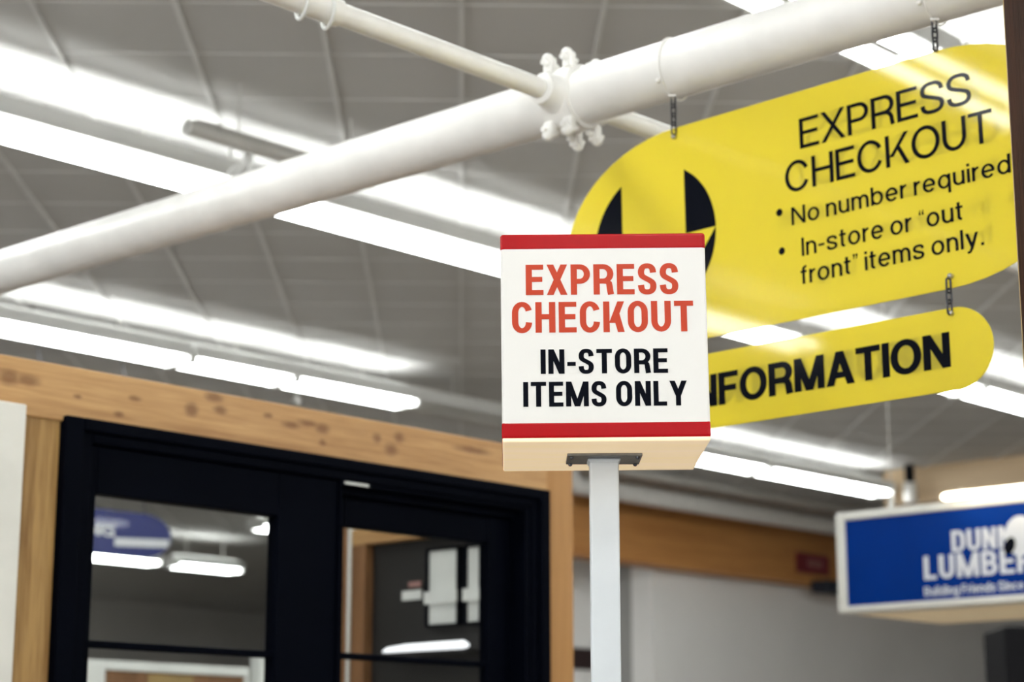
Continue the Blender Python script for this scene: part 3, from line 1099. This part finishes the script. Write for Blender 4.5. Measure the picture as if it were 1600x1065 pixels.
MB().prism(oval(loc_s(-.833), loc_s(.673), hz, ax), 0, .004).build('panel', M['yellow'], es)
ZC = 2.948
lines = [('EXPRESS', THIN, -.083, .383, 3.083, .0755), ('CHECKOUT', THIN, -.130, .4305, 2.981, .0765),
         ('No number required', TEXT, -.1165, .468, 2.8993, .0440), ('In-store or “out', TEXT, -.0915, .343, 2.8178, .0450),
         ('front” items only.', TEXT, -.0974, .3901, 2.7495, .0450)]
q, qb = MB(), MB()
for s, st, a, bb, z, cap in lines:
    text(q, s, st, loc_s(a), loc_s(bb), z - ZC, cap, -.0008)
    text(qb, s, st, loc_s(a), loc_s(bb), z - ZC, cap, .0043, mirror=loc_s(.159))
for bx, bz in ((-.1510, 2.9388), (-.1486, 2.8420)):
    for mb, x, y in ((q, loc_s(bx), -.0008), (qb, 2 * loc_s(.159) - loc_s(bx), .0043)):
        mb.add([(x + .0092 * math.cos(2 * PI * k / 20), y, bz - ZC + .0092 * math.sin(2 * PI * k / 20)) for k in range(20)], [list(range(20))])
q.build('lettering', M['letter_black'], es)
qb.build('back_lettering', M['letter_black'], es)
# round black emblem with a yellow arrow pointing down left open in it
q = MB()
ex_, ez_, er = loc_s(-.5385), 2.945 - ZC, .1965
hw = .1025
for sx in (-1, 1):
    a_top = math.acos(hw / er)
    upper = [(er * math.cos(a_top * k / 16), er * math.sin(a_top * k / 16)) for k in range(17)] + [(hw, 0)]
    # lower segment between the arrow's slanting edge and the rim
    a_end = -R(76)
    low = [(er * math.cos(a_end * k / 16), er * math.sin(a_end * k / 16)) for k in range(17)]
    for poly in (upper, low):
        q.add([(ex_ + sx * x, -.0008, ez_ + z) for x, z in poly], [list(range(len(poly)))])
q.build('emblem', M['letter_black'], es)


def bolt(parent, x, z, y=0.0):
    q = MB()
    q.tube((x, y - .007, z), (x, y, z), .0062, 12)
    q.ball((x, y - .006, z), .0066, 10)
    q.build('bolt', M['bolt'], parent, smooth=True)


for s, z in ((-.462, 3.205), (.300, 3.232), (.304, 2.694), (-.46, 2.690)):
    bolt(es, loc_s(s), z - ZC)

inf = thing('hanging_sign', 'smaller yellow information sign hanging under the express checkout sign', 'sign', S_(-.085, 2.532), ACROSS)
inf.rotation_euler = (0, R(-.45), ACROSS)
MB().prism(oval(-.487, .487, .093, .093), 0, .004).build('panel', M['yellow'], inf)
q, qb = MB(), MB()
text(q, 'INFORMATION', BOLD, -.356, .381, 2.4925 - 2.532, .0795, -.0008)
text(qb, 'INFORMATION', BOLD, -.356, .381, 2.4925 - 2.532, .0795, .0043, mirror=.008)
q.build('lettering', M['letter_black'], inf)
qb.build('back_lettering', M['letter_black'], inf)
bolt(inf, .389, .080)
bolt(inf, -.375, .080)

GC = 'chains of the yellow signs'
chain('short steel chain at the left top of the express checkout sign', -.462, PZ - PR, 3.207, GC)
chain('short steel chain at the right top of the express checkout sign', .300, PZ - PR, 3.236, GC)
chain('steel chain joining the express sign to the information sign', .304, 2.690, 2.616, GC)
chain('steel chain on the information sign hidden behind the checkout box', -.46, 2.686, 2.610, GC)
pipe_tie('white cable tie round the thick pipe above the left chain', -.462)
pipe_tie('white cable tie round the thick pipe above the right chain', .300)

# ------------------------------------------------------------------ checkout lane box sign on its post
BX, BY, BZ = -.0172, 3.43, 2.1845
BW, BH, BD = .3645, .3700, .335
lane = thing('lane_sign', 'red and white box sign reading express checkout on a white post', 'sign', (BX + BW / 2, BY + BD / 2, 0))


def lz(o, tilt=-.55):
    """lean of the box about the top of the post"""
    o.location = (0, 0, BZ)
    o.rotation_euler = (0, R(tilt), 0)
    return o


w2, d2 = BW / 2, BD / 2
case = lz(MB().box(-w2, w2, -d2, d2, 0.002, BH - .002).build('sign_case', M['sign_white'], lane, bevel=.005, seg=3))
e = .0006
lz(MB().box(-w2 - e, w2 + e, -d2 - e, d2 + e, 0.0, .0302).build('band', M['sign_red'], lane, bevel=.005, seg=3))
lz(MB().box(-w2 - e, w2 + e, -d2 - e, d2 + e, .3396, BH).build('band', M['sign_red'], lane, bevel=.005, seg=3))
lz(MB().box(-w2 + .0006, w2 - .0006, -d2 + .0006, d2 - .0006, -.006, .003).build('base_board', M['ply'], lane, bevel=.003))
yf = -d2 - .0008
q = MB()
text(q, 'EXPRESS', COND, .0443 - w2, .3150 - w2, .2577, .0555, yf)
text(q, 'CHECKOUT', COND, .0193 - w2, .3402 - w2, .1893, .0556, yf)
lz(q.build('lettering', M['letter_red'], lane))['label'] = 'red lettering'
q = MB()
text(q, 'IN-STORE', COND, .0688 - w2, .2927 - w2, .1150, .0440, yf)
text(q, 'ITEMS ONLY', COND, .0376 - w2, .3250 - w2, .0565, .0443, yf)
lz(q.build('lettering', M['print_black'], lane))['label'] = 'black lettering'
px = .1678 - (BX + BW / 2)
py = 3.605 - (BY + BD / 2)
plate = MB().box(px - .068, px + .068, py - .05, py + .05, BZ - .0115, BZ - .0055).build('mounting_plate', M['plate'], lane, bevel=.0015)
for sx in (-1, 1):
    for sy in (-1, 1):
        MB().ball((px + sx * .060, py + sy * .041, BZ - .0125), .0042, 10).build('screw', M['screw'], plate, smooth=True)
q = MB()
hw_ = .0262
q.box(px - hw_, px + hw_, py - hw_, py + hw_, 0.0, BZ - .011)
q.build('post', M['post_white'], lane, bevel=.003)
q = MB()
q.prism([(px - .031, BZ - .0115), (px + .031, BZ - .0115), (px + .0268, BZ - .020), (px - .0268, BZ - .020)], py - .0285, py + .0285)
q.build('weld', M['post_white'], lane, bevel=.003)
MB().box(px - .11, px + .11, py - .11, py + .11, 0, .01).build('base_plate', M['plate'], lane)

# ------------------------------------------------------------------ pine wall with the black sliding door
DP, DL = -4.5863, 3.1097


def Dp(x, y=0.0, z=0.0):
    return W(DP - y, DL + x, z)


dw_ = thing('display_wall', 'pine display wall with knotty header framing the black sliding door', 'wall frame', Dp(0), ALONG)
MB().box(-1.2, 1.992, -.012, .12, 2.566, 2.722).build('header', M['pine'], dw_, bevel=.004)
MB().box(-1.2, -.003, -.006, .12, 0, 2.566).build('stud_panel', M['pine_up'], dw_, bevel=.003)
MB().box(1.992, 2.128, -.012, .14, 0, 2.722).build('jamb', M['pine_jamb'], dw_, bevel=.004)

dr = thing('sliding_door', 'black framed sliding door with two glass panels in the pine wall', 'door', Dp(0), ALONG)


def rect_frame(mb, x0, x1, z0, z1, tl, tr, tt, tb, y0, y1):
    mb.box(x0, x0 + tl, y0, y1, z0, z1)
    mb.box(x1 - tr, x1, y0, y1, z0, z1)
    mb.box(x0 + tl, x1 - tr, y0, y1, z1 - tt, z1)
    mb.box(x0 + tl, x1 - tr, y0, y1, z0, z0 + tb)


q = MB()
rect_frame(q, 0, 1.99, 0, 2.582, .060, .045, .035, .05, -.030, .12)
rect_frame(q, .060, 1.945, .05, 2.547, .040, .030, .030, .02, -.015, .12)
q.build('outer_frame', M['black'], dr, bevel=.004)
q = MB()
rect_frame(q, 1.035, 1.915, .07, 2.517, .006, .03, .012, .01, -.006, .10)
q.box(1.03, 1.92, .034, .040, 2.48, 2.517)
q.build('track', M['black'], dr, bevel=.002)
s1 = MB()
rect_frame(s1, .098, 1.035, .07, 2.517, .034, .240, .136, .24, .005, .055)
s1.box(.13, .80, .012, .048, 1.958, 1.978)
sash1 = s1.build('sash', M['black'], dr, bevel=.004)
MB().box(.128, .800, .028, .034, .30, 2.39).build('glass_pane', M['glass'], sash1)
s2 = MB()
rect_frame(s2, 1.03, 1.944, .07, 2.525, .085, .170, .139, .24, .062, .105)
s2.box(1.11, 1.78, .068, .098, 1.972, 1.992)
sash2 = s2.build('sash', M['black'], dr, bevel=.004)
MB().box(1.108, 1.78, .081, .087, .30, 2.392).build('glass_pane', M['glass'], sash2)
q = MB()
q.box(1.052, 1.152, -.0085, -.0062, 2.506, 2.514)
q.build('sticker', M['pale'], dr)

wc = thing('door_casing', 'white door casing at the left edge beside the pine wall', 'door casing', Dp(0), ALONG)
q = MB()
q.box(-.30, -.142, -.050, -.014, 0, 2.588)
q.box(-1.1, -.30, -.050, -.014, 2.46, 2.588)
q.build('casing', M['cab_white'], wc, bevel=.004)
MB().box(-1.1, -.30, -.034, -.014, 0, 2.46).build('door_leaf', M['cab_white'], wc)

# ------------------------------------------------------------------ things seen through the sliding door
ov = thing('oval_sign', 'dark blue rounded sign with a white stripe behind the left glass pane', 'sign', W(-11.0, 0, 0), ALONG)
pts = [(x + 7.82, z + 3.225) for x, z in oval(-.58, .58, .150, .24)]
MB().prism(pts, 0, .03).build('panel', M['blue_dark'], ov)
q = MB()
q.prism([(7.93, 3.135), (8.37, 3.160), (8.385, 3.215), (7.93, 3.190)], -.004, -.001)
q.build('stripe', M['letter_white'], ov)
q = MB()
text(q, 'NG', BOLD, 7.72, 7.925, 3.195, .075, -.003)
q.build('lettering', M['letter_white'], ov)
for x in (7.5, 8.2):
    MB().tube((x, .02, 3.35), (x, .47, CEIL), .006, 8).build('hanger_wire', M['chain'], ov)

sh = thing('display_door', 'white framed brown display door low behind the left glass pane', 'display', W(-8.0, 0, 0), ALONG)
q = MB()
rect_frame(q, 5.56, 6.62, 0, 2.165, .175, .02, .045, .2, -.02, .05)
q.build('frame', M['pale'], sh, bevel=.004)
MB().box(5.73, 6.61, 0, .03, .19, 2.125).build('panel', M['brown'], sh)
MB().box(6.0, 6.27, -.006, 0, 1.85, 2.11).build('inset_panel', M['ochre'], sh)
sh2 = thing('display_post', 'narrow white upright low at the right of the left glass pane', 'display', W(-8.0, 0, 0), ALONG)
MB().box(6.69, 6.83, -.02, .06, 0, 2.225).build('upright', M['pale'], sh2, bevel=.004)
MB().box(6.65, 6.87, -.03, .07, 2.225, 2.245).build('cap', M['pale'], sh2, bevel=.003)
rl = MB().box(10, 21, 0, .1, 4.0, 4.16)
rlo = rl.build('wall_rail', M['pale'], bevel=.01)
place(rlo, W(-29.9, 0, 0), ALONG)
tag(rlo, 'pale rail across the far wall seen through the left glass pane', 'rail')

VB_P, VB_L = -5.8902, 5.7203
bt = thing('display_booth', 'dark display booth behind the right glass panel with brown casing', 'booth', W(VB_P, VB_L, 0), ACROSS)
MB().box(-.62, .72, .03, .08, 0, 2.66).build('back_panel', M['dark'], bt)
MB().box(-.43, -.352, -.02, .03, 0, 2.67).build('casing', M['brown'], bt, bevel=.003)
MB().box(-.333, -.250, -.02, .03, 0, 2.57).build('casing', M['brown'], bt, bevel=.003)
MB().box(-.350, -.335, -.025, .03, 0, 2.66).build('trim_strip', M['pale'], bt)
MB().box(-.333, .72, -.02, .03, 2.572, 2.640).build('header', M['pine_plain'], bt, bevel=.003)
for k, (a, bq, lab) in enumerate(((.103, .274, 'wider pale window inside the booth behind the right glass panel'),
                                  (.322, .400, 'narrow pale window inside the booth, right of the wider one'))):
    wv = thing('display_window', lab, 'window', W(VB_P + a, VB_L, 0), ACROSS, 'windows of the display booth')
    wd = bq - a
    q = MB()
    rect_frame(q, -.008, wd + .008, 2.208, 2.526, .010, .010, .010, .010, -.004, .030)
    q.build('frame', M['black'], wv)
    MB().box(0, wd, .010, .028, 2.217, 2.518).build('pane', M['pale'], wv)
    MB().box(-.006, wd + .004, -.012, .004, 2.300, 2.350).build('rail', M['pale'], wv)
pl_ = thing('price_label', 'small white label on the dark booth behind the right glass panel', 'label', W(VB_P, VB_L, 0), ACROSS)
MB().box(-.067, .046, .022, .0298, 2.328, 2.366).build('card', M['pale'], pl_)
MB().box(-.03, .040, .023, .0298, 2.380, 2.402).build('tag', M['exit_pale'], pl_)
ll = thing('reflection_strip', 'glowing strip imitating a reflection low in the right glass panel', 'light', W(VB_P, VB_L, 0), ACROSS)  # a reflection in the glass, built as a glowing strip in the booth
MB().sweep([(-.10, -.05, 2.117), (-.07, -.05, 2.122), (.03, -.05, 2.126), (.36, -.05, 2.126), (.385, -.05, 2.122)], [.004, .011, .015, .017, .008], 12).build('lamp_tube', emit('reflection_glow', (.92, .94, 1.0), 1.3), ll, smooth=True)
MB().box(-.10, .385, -.045, .03, 2.096, 2.108).build('bracket', M['dark'], ll)
